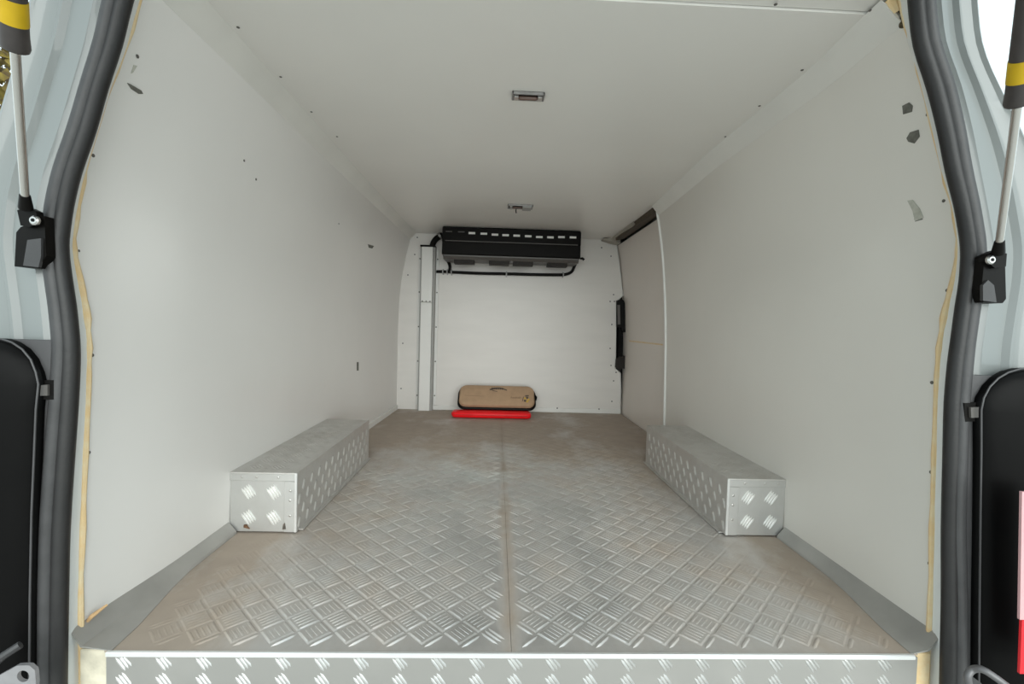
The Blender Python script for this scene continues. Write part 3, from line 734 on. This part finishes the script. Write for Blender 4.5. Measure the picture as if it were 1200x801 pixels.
# raw foam at the top right corner and cut edges below the kick plates
c = Vector(at(1058.5, 22, y=.846))
fo = MB().tube([c+V(-.006,.0,.020), c+V(.002,0,.010), c+V(.004,0,-.002), c+V(-.002,0,-.014)], [.006,.0085,.009,.005], 8); obj('foam_gap', fo, FOAMD, wall_right)
c = Vector(at(1047, 8, y=.846)); obj('foam_edge', MB().tube([c+V(-.012,0,.012), c+V(-.004,0,.004), c+V(.006,0,-.010)], [.006,.009,.006], 8), FOAM, wall_right)
p = at(1059, 34, y=.86)
mb = MB().box((-.798, .822, -.13), (-.747, .838, -.0015), .002); obj('foam_edge', mb, mat('cream_foam', (.72, .66, .52), .8, var=.25, scale=30, bump=.4, bscale=60), wall_left)
mb = MB().box((.749, .822, -.13), (.782, .838, -.0015), .002); obj('foam_edge', mb, FOAM, wall_right)
c = Vector(at(107, 722, y=.85)); obj('foam_smear', MB().tube([c+V(-.012,.0,-.016), c, c+V(.012,.02,.01)], [.002,.004,.002], 8), mat('orange_sealant', (.66, .43, .22), .7, var=.3, scale=60), wall_left)

# ------------------------------------------------------------------ black covers on the lower pillars
def cover(side, rows, label, strip):
    t = thing('pillar_cover', (side*.86, .76, -.1), label, 'pillar cover', 'pillar covers')
    sel = [r for r in rows if r[0] >= (397 if side < 0 else 430)]
    f = []; b = []
    for r in sel:
        po = Vector(at(r[3], r[0], y=.785)); f.append([po+V(side*.001, 0, 0), po+V(side*.018,-.003,0), po+V(side*.19,-.003,0)])
        b.append([p+V(0,.014,0) for p in f[-1]])
    obj('base_panel', MB().slab(f, b), GRYB, t)
    # bulging body with a rounded top corner
    if side < 0: e = [(-22,396),(2,397),(14,401),(26,409),(36,421),(42,436),(45,450),(42,480),(40,530),(37,600),(35,700),(34,830)]
    else: e = [(1222,431),(1196,432),(1182,436),(1170,443),(1160,453),(1153,466),(1150,480),(1150,530),(1149,600),(1148,700),(1147,830)]
    yb_ = .768
    edge = [Vector(at(px, py, y=yb_)) for px, py in e]
    outx = side*1.02
    rows_ = []
    for p in edge:
        L = abs(outx-p.x)
        q = [(p.x, .783, p.z), (p.x, yb_+.008, p.z), (p.x+side*.006, yb_, p.z-.002)]
        for fr in (.12, .3, .6, 1.0): q.append((p.x+side*L*fr, yb_-.030*math.sin(min(1, fr*1.6)*math.pi/2), p.z-.004))
        q.append((outx, .783, p.z-.004)); rows_.append(q)
    obj('body', MB().loft(rows_, smooth=True), BLKG, t)
    mb = MB().tube([Vector(at(px, py, y=yb_-.001)) for px, py in e], .0016, 6); obj('edge_highlight', mb, GRYB, t)  # grey tube draws the highlight along the body's edge
    if side < 0: pc = [(40,446),(63,445),(63,468),(44,468)]
    else: pc = [(1130,472),(1151,471),(1152,493),(1131,494)]
    p = [Vector(at(*q, y=.778)) for q in pc]
    ck = obj('clip', MB().prism(p, (0, .012, 0)), BLK, t)
    m_ = [sum((v for v in p), V(0,0,0))/4+ (v-sum((u for u in p), V(0,0,0))/4)*.55 for v in p]
    obj('clip_face', MB().prism([v+V(0,-.004,0) for v in m_], (0, .004, 0)), UNITG, ck)
    if strip:
        for z0, z1, m in ((575,724,REFW),(724.5,787,REFR)):
            a = Vector(at(1194.5, z0, y=.71)); b2 = Vector(at(1192, z1, y=.71))
            obj('reflective_strip', MB().prism([a, a+V(.06,0,0), b2+V(.06,0,0), b2], (0,-.004,0)), m, t)
    return t
cover(-1, LR, 'black plastic cover with a rounded top on the lower left pillar', False)
cover(1, RR, 'black plastic cover with a red and white strip on the lower right pillar', True)

# metal brackets at the bottom corners
lb = thing('corner_bracket', at(18, 800, y=.70), 'light grey metal bracket with a hole below the left pillar cover', 'bracket')
def ring_plate(pts, hole, hr, y, d):
    o = [Vector(at(px, py, y=y)) for px, py in pts]; c = Vector(at(*hole, y=y)); n = 24
    res = []; inn = []
    for k in range(n):
        a = 2*math.pi*k/n; dx, dz = math.cos(a), math.sin(a); best = None
        for i in range(len(o)):
            p, q = o[i], o[(i+1)%len(o)]; ex, ez = q.x-p.x, q.z-p.z; den = dx*ez-dz*ex
            if abs(den) < 1e-12: continue
            t = ((p.x-c.x)*ez-(p.z-c.z)*ex)/den; u = ((p.x-c.x)*dz-(p.z-c.z)*dx)/den
            if t > 0 and -1e-6 <= u <= 1+1e-6: best = t if best is None else min(best, t)
        best = best or .03
        res.append(V(c.x+dx*best, y, c.z+dz*best)); inn.append(V(c.x+dx*hr, y, c.z+dz*hr))
    D = V(0, d, 0)
    return MB().loft([[p+D for p in inn], inn, res, [p+D for p in res], [p+D for p in inn]], closed=True, smooth=False)
obj('plate', ring_plate([(-12,797),(20,779.5),(34,779),(41,785),(42,800),(40,830),(-12,830)], (27,792), .009, .70, .006), mat('grey_cast', (.33, .32, .33), .5, .5, var=.15, scale=40), lb)
mb = MB().tube([at(-14, 784, y=.715), at(4, 768, y=.72), at(24, 755, y=.73)], .006, 8); obj('stay', mb, GRYP, lb)
rbk = thing('corner_bracket', at(1150, 800, y=.70), 'dark grey looped metal bracket below the right pillar cover', 'bracket')
obj('loop', MB().tube(smooth([at(1136, 806, y=.71), at(1134, 792, y=.71), at(1140, 784, y=.71), at(1151, 784, y=.70), at(1166, 793, y=.69), at(1186, 808, y=.68)]), .0055, 10), mat('grey_bracket', (.16, .155, .158), .45, .4, var=.15, scale=40), rbk)
obj('plate', MB().prism([at(1134, 800, y=.72), at(1136, 790, y=.72), at(1150, 800, y=.72), at(1165, 830, y=.72), at(1134, 830, y=.72)], (0,.006,0)), GRYP, rbk)

# ------------------------------------------------------------------ gas struts and their brackets
def strut(side, base, top, tr, label, br_label, brpts, ball):
    Pb, Pt = Vector(base), Vector(top)
    d = (Pt-Pb).normalized()
    t = thing('gas_strut', base, label, 'gas strut', 'gas struts')
    obj('rod', MB().cyl(Pb+d*.012, Pt+d*.02, .0052, 16), RODM, t)
    L = .34
    cyl_ = obj('cylinder', MB().tube([Pt, Pt+d*.004, Pt+d*.02, Pt+d*L], [tr*1.02, tr*1.12, tr*1.06, tr], 24), TUBEM, t)
    obj('warning_band', MB().tube([Pt+d*.033, Pt+d*.062], tr*1.1, 24), YEL, t)
    obj('end_fitting', MB().tube([Pb-d*.006, Pb, Pb+d*.018], [.009, .0085, .0065], 12), BLK, t)
    b = thing('strut_bracket', brpts[0], br_label, 'bracket', 'strut brackets')
    return t, b
# left
Lb, Lt = at(30, 240, y=.75), at(17.5, 57, y=.62)
tl_, bl_ = strut(-1, Lb, Lt, .0135, 'gas strut with yellow band and bright rod beside the left pillar',
      'black strut bracket with a round bolt on the left pillar', [at(32, 310, y=.74)], None)
def bracket(par, s, pts, face, tabs, bolt):
    obj('housing', MB().prism([at(px, py, y=.766) for px, py in pts], (0, .03, 0)), BLK, par)
    obj('face_plate', MB().prism([at(px, py, y=.762) for px, py in face], (0, .005, 0)), GRYP, par)
    obj('cheek', MB().prism([at(px, py, y=.758) for px, py in tabs], (0, .012, 0)), BLK, par)
    c = Vector(at(*bolt, y=.752)); bo = obj('bolt', MB().tube([c+V(0,.006,0), c+V(0,.003,0), c+V(0,.001,0)], [.0078, .0075, .0055], 16), STEEL, par)
    obj('bolt_socket', MB().tube([c+V(0,.0015,0), c+V(0,.0004,0)], .003, 6), BLK, bo)
bracket(bl_, -1, [(17,312),(19,272),(24,266),(34,262),(44,254),(52,253),(54,300),(47,310),(44,314)],
        [(27,311),(32,281),(48,279),(48,300),(45,313)], [(20,246),(27,244),(34,243),(42,247),(44,262),(34,266),(24,264)], (37.5, 257.5))
Rb, Rt = at(1170, 293, y=.75), at(1192.5, 122, y=.63)
tr_, br2 = strut(1, Rb, Rt, .0135, 'gas strut with yellow band and bright rod beside the right pillar',
      'black strut bracket with a round bolt on the right pillar', [at(1165, 352, y=.74)], None)
bracket(br2, 1, [(1152,354),(1150,340),(1154,300),(1160,296),(1170,306),(1178,312),(1179,350),(1175,355)],
        [(1152,352),(1152,334),(1158,328),(1165,334),(1168,354)], [(1155,305),(1158,297),(1166,293),(1174,295),(1180,297),(1179,312),(1166,314)], (1164, 304))

# ------------------------------------------------------------------ outer shell of the van, yard, bush beyond
mb = MB().box((-.86, .90, 1.30), (.85, 3.35, 1.33)).box((-.70, .815, 1.268), (.70, .92, 1.33)).box((-.94, .90, -.12), (-.92, 3.35, 1.30)).box((-.94, 3.33, -.12), (.96, 3.36, 1.33))
mb.prism([(.975, .90, -.12), (.975, .90, .7), (.86, .90, 1.30), (.85, .90, 1.30), (.96, .90, .7), (.96, .90, -.12)], (0, 2.45, 0))
struct('trim_9', mb, PAINT, 'pale silver outer body skin of the van', 'body')
mb = MB().box((-14, -14, -.72), (14, 14, -.70)); struct('ground', mb, CONC, 'concrete yard the van stands on', 'ground')
# unseen raised tailgate, implied by the struts, added to shade the opening
mb = MB().slab([[(-.74, .80, 1.36), (.74, .80, 1.36)], [(-.76, .2, 1.44), (.76, .2, 1.44)], [(-.74, -.50, 1.50), (.74, -.50, 1.50)], [(-.70, -.62, 1.47), (.70, -.62, 1.47)]],
               [[(-.74, .82, 1.40), (.74, .82, 1.40)], [(-.76, .2, 1.50), (.76, .2, 1.50)], [(-.74, -.52, 1.56), (.74, -.52, 1.56)], [(-.70, -.66, 1.49), (.70, -.66, 1.49)]])
struct('door_2', mb, PAINT, 'raised pale silver tailgate, added out of view to shade the rear opening', 'tailgate')
# tree beyond the van
tb = thing('autumn_tree', (-5.7, 5.0, -.70), 'yellow-brown leafy tree outside beyond the left pillar', 'tree')
obj('trunk', MB().tube([(-5.7, 5.0, -.71), (-5.68, 5.0, 1.2), (-5.75, 5.02, 3.2)], [.11, .08, .03], 8), BARK, tb)
mb = MB()
for k in range(3200):
    a, b_, r = random.uniform(0, 6.283), random.uniform(-1, 1), random.uniform(.15, 1)**.5
    c = V(-5.7+1.15*r*math.cos(a)*math.sqrt(1-b_*b_), 5.0+1.15*r*math.sin(a)*math.sqrt(1-b_*b_), 3.3+1.5*r*b_)
    u = V(random.gauss(0,1), random.gauss(0,1), random.gauss(0,1)).normalized()*.075; v = u.cross(V(random.gauss(0,1), random.gauss(0,1), random.gauss(0,1)).normalized())*.7
    mb.add([c-u, c+v, c+u, c-v], [(0,1,2,3)])
obj('foliage', mb, LEAFY, tb, kind='stuff')
